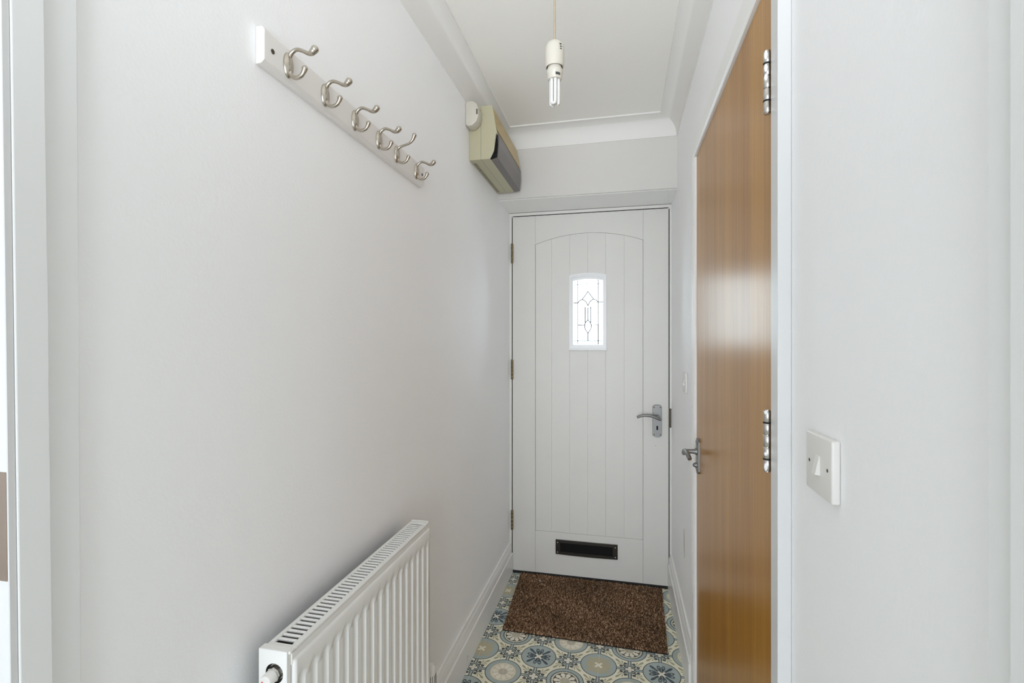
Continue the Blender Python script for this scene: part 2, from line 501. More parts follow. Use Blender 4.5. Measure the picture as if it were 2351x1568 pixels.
# skirting boards
def skirting_profile(h):
    k = h - 0.165
    return [(0, 0.0), (0.0195, 0.0), (0.0195, 0.106 + k), (0.0185, 0.109 + k), (0.0145, 0.1105 + k), (0.0150, 0.130 + k),
            (0.0105, 0.1315 + k), (0.0105, 0.134 + k), (0.0150, 0.1355 + k), (0.0135, 0.145 + k), (0.009, 0.156 + k), (0.007, 0.165 + k), (0, 0.165 + k)]
tag(MB().prism([(XL + a, z) for a, z in skirting_profile(0.166)], 'y', 0.45, YD - 0.006).build('baseboard_left', 'gloss'),
    'white moulded skirting board along the left wall', 'skirting', 'structure')
tag(MB().prism([(XR - a, z) for a, z in skirting_profile(0.186)], 'y', 1.845, YD - 0.006).build('baseboard_right', 'gloss'),
    'short white moulded skirting between oak door and front door', 'skirting', 'structure')

chip = MB().ball((XL + 0.0196, 1.824, 0.040), 0.0009, 0.006, 0.011, 10, 6).build('paint_chip', 'plastic', bpy.data.objects['baseboard_left'])
MB().ball((XL + 0.0204, 1.829, 0.049), 0.0008, 0.0016, 0.002, 8, 5).build('nail_hole', 'dark_gap', chip)
# frame of the front door
f = MB()
DX0, DX1, DZ0, DZ1 = -0.5955, 0.2417, 0.013, 1.993
g = 0.0045
f.box(XL, DX0 - g, YD - 0.004, YD + 0.09, 0, ZS - 0.004, 0.0008, 1)
f.box(DX1 + g, XR, YD - 0.004, YD + 0.09, 0, ZS - 0.004, 0.0008, 1)
f.box(DX0 - g, DX1 + g, YD - 0.004, YD + 0.09, DZ1 + g, ZS - 0.004, 0.0008, 1)
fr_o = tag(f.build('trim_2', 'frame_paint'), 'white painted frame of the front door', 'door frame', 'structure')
tag(MB().box(XL, XR, YF + 0.010, YD - 0.0045, ZS - 0.0025, ZS - 0.0002).build('trim_8', 'gloss'), 'added pale board lightening the soffit over the front door', 'lining', 'structure')  # added under the soffit so that it looks more brightly lit
f = MB()                                                    # dark strips put in for the shade in the door gap
f.box(DX0 - g, DX0 - 0.0002, YD + 0.006, YD + 0.0135, 0, DZ1)
f.box(DX1 + 0.0002, DX1 + g, YD + 0.006, YD + 0.0135, 0, DZ1)
f.box(DX0, DX1, YD + 0.006, YD + 0.0135, DZ1 + 0.0002, DZ1 + g)
f.build('gap_shade', 'dark_gap', fr_o)
k = MB().box(DX1 + 0.0005, DX1 + 0.013, YD - 0.0065, YD + 0.004, 0.845, 0.945, 0.001, 1).build('keep', 'screw_dark', fr_o)
k['label'] = 'dark brown lock keep'
MB().box(DX0 - g, DX1 + g, YD - 0.006, YD + 0.06, 0.0, 0.0105, 0.002, 1).build('threshold', 'rubber', fr_o)

# oak door frame: stepped architrave and lining
def oak_frame():
    f = MB()
    xa = 0.242
    # far upright: bands of moulding
    f.box(xa + 0.002, 0.2998, 1.7465, 1.7598, 0, 1.925)
    f.prism([(0.30, 1.760), (xa + 0.001, 1.760), (xa, 1.763), (xa, 1.785), (xa + 0.003, 1.787), (xa + 0.003, 1.790), (xa, 1.792), (xa, 1.815),
             (xa + 0.004, 1.818), (xa + 0.002, 1.824), (xa + 0.005, 1.842), (XR, 1.842), (0.30, 1.842)], 'z', 0, 1.9273)
    # head
    f.prism([(0.30, 1.9275), (xa + 0.002, 1.9275), (xa + 0.001, 1.931), (xa + 0.0035, 1.933), (xa + 0.0035, 1.938), (xa, 1.940), (xa, 1.975),
             (xa - 0.001, 1.985), (xa + 0.002, 1.992), (xa + 0.006, 1.997), (XR, 1.997), (0.30, 1.997)], 'y', 0.8553, 1.842)
    return f
oak_tr = tag(oak_frame().build('trim_3', 'gloss'), 'white architrave and lining around the oak door, far upright and head', 'architrave', 'structure')
f = MB()
f.box(0.2460, 0.2663, 0.8553, 0.892, 0, 1.927, 0.0012, 2)
f.box(0.2668, 0.30, 0.872, 0.8925, 0, 1.927)
tag(f.build('trim_4', 'gloss_shaded'), 'white architrave upright between oak door hinges and light switch', 'architrave', 'structure')

# near left frame, slightly out of plumb
f = MB()
f.box(XL, XL + 0.012, 0.3925, 0.4278, 0, 2.05, 0.0012, 2)
f.shear_y(lambda c: (1.295 - c.z) * 0.0055)
f2 = MB().box(XL, XL + 0.020, 0.3633, 0.3925, 0, 2.05, 0.0012, 2).shear_y(lambda c: (1.295 - c.z) * 0.0112)
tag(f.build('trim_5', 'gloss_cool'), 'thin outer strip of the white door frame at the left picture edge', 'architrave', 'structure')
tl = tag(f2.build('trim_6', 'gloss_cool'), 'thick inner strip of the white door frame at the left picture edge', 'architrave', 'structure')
MB().box(XL - 0.03, XL + 0.0185, 0.3562, 0.3631, 0, 2.05, 0.0006, 1).shear_y(lambda c: (1.295 - c.z) * 0.0112).build('lining', 'gloss_shaded', tl)
sp = MB().box(XL - 0.020, XL + 0.0172, 0.3553, 0.3564, 1.056, 1.165, 0.0004, 1).shear_y(lambda c: (1.295 - c.z) * 0.0112).build('strike_plate', 'bronze_plate', tl)
sp['label'] = 'brown metal strike plate'

# near right architrave
f = MB()
f.prism([(XRN, 0.400), (0.252, 0.400), (0.248, 0.3985), (0.246, 0.396), (0.2465, 0.3775), (0.248, 0.3755), (0.244, 0.3735), (0.2415, 0.370), (0.2415, 0.33), (XRN, 0.33)], 'z', 0, 2.05)
tag(f.build('trim_7', 'gloss_cool', smooth=False), 'white moulded architrave at the right picture edge', 'architrave', 'structure')

# ------------------------------------------------------------------ door furniture
def lever_handle(parent, base, n, along, zc, ph, pw, name_lab, lever_len=0.105, keyhole=True):
    """base: centre of the plate on the door face; n: unit outward; along: unit direction of the lever"""
    base = Vector(base); n = Vector(n); al = Vector(along); up = Vector((0, 0, 1))
    side = al
    def P(a, c, h): return base + side * a + up * c + n * h
    # plate with arched ends
    t = bmesh.new(); outl = []
    hw, hh = pw / 2, ph / 2
    for k in range(9):
        a = -hw + pw * k / 8
        outl.append((a, hh - 0.007 * (a / hw) ** 4 - 0.003 * (a / hw) ** 2))
    for k in range(9):
        a = hw - pw * k / 8
        outl.append((a, -hh + 0.007 * (a / hw) ** 4 + 0.003 * (a / hw) ** 2))
    A = [t.verts.new(P(a, c, 0.0003)) for a, c in outl]; B = [t.verts.new(P(a, c, 0.0055)) for a, c in outl]
    C = [t.verts.new(P(a * 0.94, c * 0.985, 0.0075)) for a, c in outl]
    t.faces.new(A); t.faces.new(C)
    m_ = len(outl)
    for X, Y in ((A, B), (B, C)):
        for i in range(m_): t.faces.new((X[i], X[(i + 1) % m_], Y[(i + 1) % m_], Y[i]))
    bmesh.ops.recalc_face_normals(t, faces=t.faces[:])
    plate = MB().add(t).build('handle_plate', 'satin', parent)
    # lever: boss, neck and an arched grip
    l = MB()
    l.tube([P(0, zc, 0.006), P(0, zc, 0.012)], [0.012, 0.011], 16)
    l.tube([P(0, zc, 0.008), P(0, zc, 0.022), P(0, zc, 0.045)], [0.0095, 0.0075, 0.0072], 12)
    pts = [P(-0.016, zc - 0.012, 0.046), P(0.004, zc - 0.003, 0.047), P(0.03, zc + 0.007, 0.048), P(0.06, zc + 0.009, 0.047), P(0.085, zc + 0.005, 0.045), P(lever_len, zc - 0.003, 0.042)]
    l.tube(pts, [0.006, 0.0085, 0.008, 0.0072, 0.0070, 0.0066], 10, 5)
    l.build('lever', 'satin', parent, smooth=True)
    for a in (-hw * 0.68, hw * 0.68):
        for c in (-hh + 0.014, hh - 0.014):
            q = MB().tube([P(a, c, 0.0072), P(a, c, 0.0084)], [0.0034, 0.0030], 10)
            q.build('screw', 'screw_dark', plate)
    if keyhole:
        q = MB()
        q.tube([P(0, -0.030, 0.0066), P(0, -0.030, 0.0079)], [0.0046, 0.0046], 12)
        kk = bmesh.new()
        vs = [P(a, c, h) for h in (0.0066, 0.0079) for a, c in ((-0.0042, -0.047), (0.0042, -0.047), (0.0036, -0.030), (-0.0036, -0.030))]
        vv = [kk.verts.new(x) for x in vs]
        for fc in ((0, 1, 2, 3), (4, 5, 6, 7), (0, 1, 5, 4), (1, 2, 6, 5), (2, 3, 7, 6), (3, 0, 4, 7)): kk.faces.new([vv[i] for i in fc])
        bmesh.ops.recalc_face_normals(kk, faces=kk.faces[:])
        q.add(kk)
        q.build('keyhole', 'black', plate)
    else:
        q = MB().tube([P(0, -0.030, 0.0070), P(0, -0.030, 0.013)], [0.0085, 0.0080], 14)
        q.ball(P(0, -0.030, 0.013), 0.0075)
        q.build('turn_knob', 'satin', plate, smooth=True)

# ------------------------------------------------------------------ front door
d1 = thing('door_1', (DX0, YD, 0), 'white panelled front door with small leaded window and letterbox', 'door', 'structure')
def u2x(u, Y=YD):
    a = (u - 1175.5) / 1110.0
    s, c = math.sin(R(12.74)), math.cos(R(12.74))
    return Y * (a * c - s) / (a * s + c)
def uv2z(u, v, Y=YD):
    a = (u - 1175.5) / 1110.0
    s, c = math.sin(R(12.74)), math.cos(R(12.74))
    return CAM_H + Y / (a * s + c) * (784.5 - v) / 1110.0
PX0, PX1 = u2x(1229), u2x(1476.5)
PZ0 = 0.5 * (uv2z(1229, 1217) + uv2z(1477, 1240))
zsh = 0.5 * (uv2z(1229, 563) + uv2z(1476, 551)); zpk = uv2z(1353, 535)
PXC = (PX0 + PX1) / 2; rise = zpk - zsh; hw_ = (PX1 - PX0) / 2
Rarc = (hw_ ** 2 + rise ** 2) / (2 * rise)
def arch(x): return zpk - Rarc + math.sqrt(Rarc ** 2 - (x - PXC) ** 2)
YB = YD + 0.044
WX0, WX1, WZ0, WZT = u2x(1311), u2x(1388.5), 1.258, 1.650       # hole for the window
# core behind the boards, pierced for the window
c = MB()
for (a0, a1, z0, z1) in ((DX0 + 0.002, WX0, DZ0, DZ1), (WX1, DX1 - 0.002, DZ0, DZ1), (WX0, WX1, DZ0, WZ0), (WX0, WX1, WZT, DZ1)):
    c.box(a0, a1, YD + 0.014, YB, z0, z1)
c.build('core', 'door_paint', d1)
jt = 0.0007
MB().box(DX0, PX0 - jt, YD, YD + 0.0138, DZ0, DZ1, 0.0003, 1).build('stile', 'door_paint', d1)
MB().box(PX1 + jt, DX1, YD, YD + 0.0138, DZ0, DZ1, 0.0003, 1).build('stile', 'door_paint', d1)
MB().box(PX0, PX1, YD + 0.0002, YD + 0.0138, DZ0, PZ0 - 0.0012, 0.0012, 2).build('bottom_rail', 'door_paint', d1)
nA = 18
poly = [(PX0 + (PX1 - PX0) * k / nA, arch(PX0 + (PX1 - PX0) * k / nA) + 0.0012) for k in range(nA + 1)]
poly += [(PX1, DZ1), (PX0, DZ1)]
MB().prism(poly, 'y', YD, YD + 0.0138).build('top_rail', 'door_paint', d1)
bx = [PX0 + jt, u2x(1266.5), u2x(1308), u2x(1349.3), u2x(1390.5), u2x(1433), PX1 - jt]
def board_shape(mb, x0, x1, z0, ztop):
    """a tongue and groove board with V-chamfered long edges; ztop is a function of x or a number"""
    ch = 0.0011; n_ = 6
    yf, yb = YD + 0.0016, YD + 0.0136
    zt = ztop if callable(ztop) else (lambda x: ztop)
    xs = [x0 + 0.0001, x0 + ch] + [x0 + ch + (x1 - x0 - 2 * ch) * k / n_ for k in range(1, n_)] + [x1 - ch, x1 - 0.0001]
    ys = [yf + ch * 0.7] + [yf] * (len(xs) - 2) + [yf + ch * 0.7]
    t = bmesh.new()
    lo = [t.verts.new((x, y, z0)) for x, y in zip(xs, ys)]; hi = [t.verts.new((x, y, zt(x))) for x, y in zip(xs, ys)]
    lob = [t.verts.new((x, yb, z0)) for x in xs]; hib = [t.verts.new((x, yb, zt(x))) for x in xs]
    for i in range(len(xs) - 1):
        t.faces.new((lo[i], lo[i + 1], hi[i + 1], hi[i])); t.faces.new((hi[i], hi[i + 1], hib[i + 1], hib[i])); t.faces.new((lo[i + 1], lo[i], lob[i], lob[i + 1]))
        t.faces.new((lob[i], hib[i], hib[i + 1], lob[i + 1]))
    t.faces.new((lo[0], hi[0], hib[0], lob[0])); t.faces.new((lo[-1], lob[-1], hib[-1], hi[-1]))
    bmesh.ops.recalc_face_normals(t, faces=t.faces[:])
    mb.add(t)
for i in range(6):
    b_ = MB()
    if i in (2, 3):
        board_shape(b_, bx[i], bx[i + 1], PZ0, WZ0 - 0.002)
        board_shape(b_, bx[i], bx[i + 1], WZT + 0.002, arch)
    else:
        board_shape(b_, bx[i], bx[i + 1], PZ0, arch)
    b_.build('board', 'door_paint', d1)

# leaded window
def warch(x, x0, x1, zs, rise):
    xc, hw = (x0 + x1) / 2, (x1 - x0) / 2
    return zs + rise * (1 - ((x - xc) / hw) ** 2)
def arched_ring(mb, o, i, y0, y1):
    """frame between outer (x0,x1,z0,zs,rise) and inner outline, from y0 to y1"""
    def outline(q):
        x0, x1, z0, zs, rise = q
        pts = [(x0, z0), (x1, z0)]
        for k in range(13):
            x = x1 - (x1 - x0) * k / 12
            pts.append((x, warch(x, x0, x1, zs, rise)))
        return pts
    A, B = outline(o), outline(i); t = bmesh.new(); n_ = len(A)
    oa = [t.verts.new((x, y0, z)) for x, z in A]; ob = [t.verts.new((x, y1, z)) for x, z in A]
    ia = [t.verts.new((x, y0, z)) for x, z in B]; ib = [t.verts.new((x, y1, z)) for x, z in B]
    for k in range(n_):
        j = (k + 1) % n_
        for a, b2, c2, d2 in ((oa[k], oa[j], ia[j], ia[k]), (ob[k], ob[j], ib[j], ib[k]), (oa[k], oa[j], ob[j], ob[k]), (ia[k], ia[j], ib[j], ib[k])):
            t.faces.new((a, b2, c2, d2))
    bmesh.ops.recalc_face_normals(t, faces=t.faces[:])
    mb.add(t)
GX0, GX1, GZ0, GZS, GR = -0.2572, -0.0970, 1.277, 1.6255, 0.009
wf = MB()
arched_ring(wf, (-0.2766, -0.0785, 1.256, 1.655, 0.012), (-0.2690, -0.0860, 1.264, 1.646, 0.011), YD - 0.008, YD + 0.014)
arched_ring(wf, (-0.2692, -0.0858, 1.264, 1.6463, 0.011), (-0.2640, -0.0910, 1.270, 1.639, 0.010), YD - 0.004, YD + 0.020)
arched_ring(wf, (-0.2642, -0.0908, 1.270, 1.6393, 0.010), (GX0, GX1, GZ0, GZS, GR), YD + 0.002, YD + 0.044)
wf.box(-0.2815, -0.0740, YD - 0.014, YD + 0.012, 1.247, 1.257, 0.002, 2)
wfo = wf.build('window_frame', 'gloss_cool', d1)
pane = MB()
pl_ = [(GX0 - 0.003, GZ0 - 0.003), (GX1 + 0.003, GZ0 - 0.003)] + [(GX1 + 0.003 - (GX1 - GX0 + 0.006) * k / 12, warch(GX1 - (GX1 - GX0) * k / 12, GX0, GX1, GZS, GR) + 0.003) for k in range(13)]
pane.prism(pl_, 'y', YD + 0.020, YD + 0.024)
tag(pane.build('pane', 'glass', wfo), 'leaded glass pane')
lead = MB()
def LP(px, py): return (GX0 + (px - 245) / 465.0 * (GX1 - GX0), YD + 0.018, GZ0 + (1315 - py) / 1030.0 * (GZS + GR - GZ0))
LW = 0.0027
def came(pts, sm=0, w=LW): lead.tube([LP(*p) for p in pts], w, 6, sm)
came([(316, 300), (316, 1312)], 0, 0.0020); came([(636, 292), (636, 1000)], 0, 0.0020); came([(636, 1000), (636, 1312)], 0, 0.0029)
came([(247, 372), (316, 362), (475, 353), (636, 358), (708, 366)], 3, 0.0018)
came([(247, 652), (318, 652)]); came([(632, 648), (708, 648)])
came([(316, 1004), (427, 1003)]); came([(525, 1003), (636, 1003)]); came([(247, 1250), (708, 1250)])
came([(475, 475), (385, 600)]); came([(475, 475), (563, 597)])
came([(385, 600), (345, 618), (318, 652)], 4); came([(385, 600), (440, 632), (475, 700)], 4)
came([(563, 597), (605, 615), (632, 648)], 4); came([(563, 597), (510, 632), (475, 700)], 4)
came([(432, 722), (432, 965)]); came([(475, 738), (475, 925)]); came([(518, 722), (518, 965)])
came([(432, 722), (475, 740), (518, 722)], 0, 0.0018)
came([(475, 925), (440, 962), (425, 1003), (430, 1060), (475, 1132)], 5); came([(475, 925), (510, 962), (525, 1003), (521, 1060), (475, 1132)], 5)
came([(475, 1132), (475, 1250)], 0, 0.0029)
for px, py, rr in ((316, 362, .002), (475, 353, .002), (636, 357, .002), (475, 475, .0016), (385, 600, .0016), (563, 597, .0016), (318, 650, .0026), (630, 645, .0026), (475, 688, .0020),
                   (475, 738, .0020), (432, 722, .0014), (518, 722, .0014), (475, 925, .0018), (435, 968, .0020), (517, 968, .0020), (425, 1003, .0018), (525, 1003, .0018), (636, 1003, .0016), (475, 1132, .0016), (475, 1248, .0017), (636, 1248, .0016)):
    lead.ball(LP(px, py), rr, rr * 0.6, rr, 8, 6)
tag(lead.build('lead_came', 'lead', wfo), 'dark lead pattern')

# letterbox
LX0, LX1, LZ0, LZ1 = -0.3527, -0.0190, 0.128, 0.2065
lb = MB()
def bowed(mb, x0, x1, z0, z1, y0, y1, bow):
    n_ = 12
    low = [(x0 + (x1 - x0) * k / n_, z0 - bow * (1 - (2 * k / n_ - 1) ** 2)) for k in range(n_ + 1)]
    mb.prism(low + [(x1, z1), (x0, z1)], 'y', y0, y1, 0.0008, 1)
bowed(lb, LX0, LX1, LZ0, LZ0 + 0.014, YD - 0.007, YD - 0.0003, 0.003)
lb.box(LX0, LX1, YD - 0.007, YD - 0.0003, LZ1 - 0.016, LZ1, 0.0012, 2)
lb.box(LX0, LX0 + 0.026, YD - 0.0065, YD - 0.0003, LZ0, LZ1, 0.001, 1)
lb.box(LX1 - 0.026, LX1, YD - 0.0065, YD - 0.0003, LZ0, LZ1, 0.001, 1)
lbo = lb.build('letterbox', 'bronze', d1)
tag(lbo, 'dark bronze letterbox frame')
MB().box(LX0 + 0.02, LX1 - 0.02, YD - 0.0035, YD - 0.0003, LZ0 + 0.008, LZ1 - 0.012, 0.001, 1).build('letter_flap', 'black', lbo)
for x in (LX0 + 0.011, LX1 - 0.012):
    for z in (LZ0 + 0.011, LZ1 - 0.015):
        MB().lathe([(0.0, -0.0088), (0.0026, -0.0083), (0.0034, -0.007), (0.0034, -0.006)], (x, YD, z), 'y', 10).build('screw', 'screw', lbo)
lever_handle(d1, (0.184, YD, 0.8775), (0, -1, 0), (-1, 0, 0), 0.024, 0.171, 0.046, '', 0.103, True)
MB().lathe([(0.0, -0.0006), (0.0016, -0.0004), (0.0016, 0.001)], (0.1765, YD, 0.746), 'y', 8).build('old_screw_hole', 'dark_gap', d1)
# hinges on the left edge: five knuckles each
def knuckles(parent, x, y, z0, z1, r, mname, n_k=5, name='hinge', caps=True):
    h = MB(); L_ = (z1 - z0) / n_k
    for k in range(n_k):
        a, b2 = z0 + k * L_ + 0.0006, z0 + (k + 1) * L_ - 0.0006
        h.lathe([(r * 0.9, a), (r, a + 0.0008), (r, b2 - 0.0008), (r * 0.9, b2)], (x, y, 0), 'z', 14)
    h.lathe([(r * 0.75, z0 - 0.001), (r * 0.75, z1 + 0.001)], (x, y, 0), 'z', 12)
    return h.build(name, mname, parent, smooth=True)
for v0, v1 in ((561, 605), (826, 871), (1171, 1215)):
    h = knuckles(d1, DX0 - 0.0022, YD - 0.006, uv2z(1174, v1), uv2z(1174, v0), 0.0068, 'brass_old')
    tag(h, 'tarnished brass hinge')

# ------------------------------------------------------------------ oak door
OX = 0.250
d2 = thing('door_2', (OX, 0.90, 0), 'flush oak veneer door in the right wall with chrome hinges', 'door', 'structure')
MB().box(OX, OX + 0.044, 0.8945, 1.7425, 0.012, 1.9245, 0.0010, 2).build('leaf', 'oak', d2)
lever_handle(d2, (OX, 1.690, 0.9175), (-1, 0, 0), (0, -1, 0), 0.0145, 0.116, 0.040, '', 0.10, False)
for z0, z1 in ((1.684, 1.790), (1.0738, 1.1773), (0.20, 0.304)):
    h = knuckles(d2, 0.2432, 0.9015, z0, z1, 0.0066, 'chrome')
    tag(h, 'chrome butt hinge splashed with white paint')
    # dark rings at the washers and dried paint on the near side
    q = MB()
    for k in (1, 4): q.lathe([(0.0069, -0.0012), (0.0069, 0.0012)], (0.2432, 0.9015, z0 + (z1 - z0) * k / 5), 'z', 14)
    q.build('washer', 'dark_gap', h)
    q = MB()
    if z1 > 1.5:
        for c, rz in ((z1 - 0.008, 0.009), (z1 - 0.030, 0.008), (z1 - 0.046, 0.007)): q.ball((0.2405, 0.8975, c), 0.0036, 0.0030, rz, 10, 8)
    else:
        for c, rz in ((z1 - 0.003, 0.004), (z0 + 0.008, 0.008), (z0 + 0.030, 0.004)): q.ball((0.2405, 0.8975, c), 0.0036, 0.0030, rz, 10, 8)
    q.build('paint_splash', 'gloss', h, smooth=True)

# ------------------------------------------------------------------ coat rack
cr = thing('coat_rack', (XL, 0.71, 1.772), 'white wooden coat rack with six double nickel hooks on the left wall', 'coat rack')
bd = MB()
bd.prism([(XL + 0.0005, 1.7720), (XL + 0.011, 1.7725), (XL + 0.018, 1.7785), (XL + 0.018, 1.8300), (XL + 0.013, 1.8360), (XL + 0.0005, 1.8365)], 'y', 0.7125, 1.402, 0.0008, 1)
bd.build('board', 'board_white', cr)
XB = XL + 0.0183
proto = {}
def hook_mesh(kind):
    p = MB()
    # domed oval back plate
    t = bmesh.new(); rings = []
    for f_, hgt in ((1.0, 0.0), (1.0, 0.0012), (0.93, 0.0034), (0.78, 0.0056), (0.55, 0.0074), (0.28, 0.0084), (0.08, 0.0087)):
        rings.append([t.verts.new((hgt, 0.0122 * f_ * math.cos(2 * math.pi * k / 20), 0.0232 * f_ * math.sin(2 * math.pi * k / 20))) for k in range(20)])
    for A, B in zip(rings, rings[1:]):
        for k in range(20): t.faces.new((A[k], A[(k + 1) % 20], B[(k + 1) % 20], B[k]))
    t.faces.new(rings[0][::-1]); t.faces.new(rings[-1])
    bmesh.ops.recalc_face_normals(t, faces=t.faces[:])
    p.add(t)
    plate = p
    a = MB()
    if kind == 0:
        up = [(0.0030, 0, 0.008), (0.0045, 0, 0.017), (0.0105, 0, 0.0238), (0.0196, 0, 0.0268), (0.032, 0, 0.0225), (0.0435, 0, 0.0165), (0.0505, 0, 0.0180), (0.0560, 0, 0.0225)]
        rd = [0.0040, 0.0044, 0.0038, 0.0034, 0.0033, 0.0038, 0.0058, 0.0066]
    else:
        up = [(0.0030, 0, 0.006), (0.0045, 0, 0.014), (0.0090, 0, 0.0180), (0.0145, 0, 0.0205), (0.027, 0, 0.0235), (0.0375, 0, 0.0268), (0.047, 0, 0.0345), (0.0525, 0, 0.0470)]
        rd = [0.0050, 0.0044, 0.0036, 0.0033, 0.0031, 0.0032, 0.0042, 0.0058]
    a.tube(up, rd, 12, 5)
    a.ball(up[-1], rd[-1] * 1.04, rd[-1] * 1.04, rd[-1] * 1.04)
    dn = [(0.0030, 0, -0.006), (0.0040, 0, -0.0135), (0.0075, 0, -0.0190), (0.0165, 0, -0.0245), (0.0275, 0, -0.0220), (0.0335, 0, -0.0150), (0.0355, 0, -0.0095)]
    a.tube(dn, [0.0052, 0.0046, 0.0040, 0.0036, 0.0036, 0.0044, 0.0050], 12, 5)
    a.ball(dn[-1], 0.0053)
    return plate, a
hook_specs = [(0.7715, 1.799, 0), (0.884, 1.8005, 0), (0.998, 1.7995, 0), (1.1096, 1.8005, 0), (1.209, 1.8020, 1), (1.338, 1.8000, 0)]
for (hy, hz, kd) in hook_specs:
    off = Vector((XB, hy, hz)) - Vector(cr.location)
    if kd not in proto:
        pl, ar = hook_mesh(kd)
        ho = ar.build('hook', 'nickel', None, smooth=True); ho.parent = cr
        po = pl.build('hook_plate', 'nickel', None, smooth=True); po.parent = ho
        proto[kd] = (ho, po)
    else:
        ho = proto[kd][0].copy(); COL.objects.link(ho); ho.parent = cr
        po = proto[kd][1].copy(); COL.objects.link(po); po.parent = ho
    ho.location = off; po.location = (0, 0, 0)
    if kd == 1: ho['label'] = 'hook with its upper arm bent upwards'
for (sy, sz) in ((0.7325, 1.8020), (1.383, 1.8055)):
    MB().lathe([(0.0042, 0.0), (0.0042, 0.0008), (0.002, 0.0012), (0.0012, 0.0006)], (XB, sy, sz), 'x', 12).build('screw', 'screw_dark', cr)

# ------------------------------------------------------------------ radiator
RY0, RY1, RXB, RXF, RZT, RZB = 0.682, 1.2715, -0.578, -0.521, 0.792, 0.19
ra_ = thing('radiator', (RXB, RY0, RZB), 'white ribbed panel radiator with slotted top grille on the left wall', 'radiator')
def front_panel():
    t = bmesh.new()
    y0, y1, z0, z1 = RY0 + 0.012, RY1 - 0.002, RZB + 0.004, RZT - 0.018
    pitch = 0.0333; first = RY0 + 0.0285
    ys = set([y0, y0 + 0.004, y1 - 0.004, y1])
    cent = [first + k * pitch for k in range(17)]
    for c_ in cent:
        for d_ in (-0.0100, -0.0075, -0.0045, 0.0, 0.0045, 0.0075, 0.0100): ys.add(c_ + d_)
    ys = sorted(y for y in ys if y0 <= y <= y1)
    zt = z1 - 0.028; zb = z0 + 0.03
    zs = [z0, z0 + 0.006, zb - 0.006, zb, zb + 0.006, zb + 0.012, 0.45, 0.60, zt - 0.020, zt - 0.012, zt - 0.006, zt - 0.002, zt, z1 - 0.006, z1 - 0.002, z1]
    def depth(y, z):
        d_ = 0.0
        for c_ in cent:
            dy_ = abs(y - c_)
            if dy_ <= 0.0101:
                top = zt - (dy_ / 0.0100) ** 2 * 0.010
                bot = zb + (dy_ / 0.0100) ** 2 * 0.010
                fz = max(0, min(1, (top - z) / 0.008)) * max(0, min(1, (z - bot) / 0.008))
                fy = 1.0 if dy_ <= 0.0046 else (0.62 if dy_ <= 0.0076 else 0.0)
                d_ = 0.0065 * fz * fy
        e = 0.0
        for q, lim in ((y - y0, 0.004), (y1 - y, 0.004)):
            if q < lim: e = max(e, 0.004 * (1 - q / lim) ** 2)
        for q, lim in ((z - z0, 0.006), (z1 - z, 0.006)):
            if q < lim: e = max(e, 0.005 * (1 - q / lim) ** 2)
        return d_ + e
    grid = [[t.verts.new((RXF - depth(y, z), y, z)) for y in ys] for z in zs]
    back = [[t.verts.new((RXF - 0.012, y, z)) for y in (y0, y1)] for z in (z0, z1)]
    for i in range(len(zs) - 1):
        for j in range(len(ys) - 1): t.faces.new((grid[i][j], grid[i][j + 1], grid[i + 1][j + 1], grid[i + 1][j]))
    t.faces.new((back[0][0], back[0][1], back[1][1], back[1][0]))
    t.faces.new([g_[0] for g_ in grid] + [back[1][0], back[0][0]]); t.faces.new([g_[-1] for g_ in grid] + [back[1][1], back[0][1]])
    t.faces.new(grid[0] + [back[0][1], back[0][0]]); t.faces.new(grid[-1] + [back[1][1], back[1][0]])
    bmesh.ops.recalc_face_normals(t, faces=t.faces[:])
    return MB().add(t)
fp = front_panel().build('front_panel', 'rad', ra_)
fp.data.polygons.foreach_set('use_smooth', [True] * len(fp.data.polygons)); fp.data.set_sharp_from_angle(angle=R(50))
# top grille: two rails, end pieces and bars
gr = MB()
gx0, gx1 = RXB + 0.001, RXF - 0.0035
gr.box(gx0, gx0 + 0.0085, RY0 + 0.0226, RY1 - 0.0241, RZT - 0.006, RZT - 0.001, 0.001, 1)
gr.box(gx1 - 0.0110, gx1, RY0 + 0.0226, RY1 - 0.0241, RZT - 0.0065, RZT - 0.0015, 0.0015, 2)
gr.box(gx0, gx1, RY0 + 0.004, RY0 + 0.0225, RZT - 0.006, RZT - 0.001, 0.001, 1)
gr.box(gx0, gx1, RY1 - 0.024, RY1 - 0.004, RZT - 0.006, RZT - 0.001, 0.001, 1)
gr.box(gx1 - 0.0060, gx1 - 0.0008, RY0 + 0.010, RY1 - 0.006, RZT - 0.026, RZT - 0.0070)
gro = gr.build('top_grille', 'rad', ra_)
n_sl = 45; s0, s1 = RY0 + 0.0225, RY1 - 0.024
pit = (s1 - s0) / n_sl
b0 = None
for k in range(1, n_sl):
    yc = s0 + k * pit
    if b0 is None:
        b0 = MB().box(gx0 + 0.008, gx1 - 0.0105, yc - 0.0029, yc + 0.0029, RZT - 0.0055, RZT - 0.0012, 0.0010, 1).build('grille_bar', 'rad', gro)
    else:
        o = b0.copy(); COL.objects.link(o); o.location.y = (k - 1) * pit
# convector fins under the slots
cv = MB()
cv.box(RXB + 0.001, RXB + 0.0025, RY0 + 0.004, RY1 - 0.004, RZB, RZT - 0.008)
for k in range(58):
    y_ = RY0 + 0.014 + k * 0.0098
    cv.box(RXB + 0.004, RXF - 0.014, y_, y_ + 0.0010, RZB + 0.05, RZT - 0.021)
cv.box(RXB + 0.026, RXB + 0.0275, RY0 + 0.012, RY1 - 0.012, RZB + 0.05, RZT - 0.019)
tag(cv.build('convector', 'fin', ra_), 'grey steel convector fins', None, 'stuff')
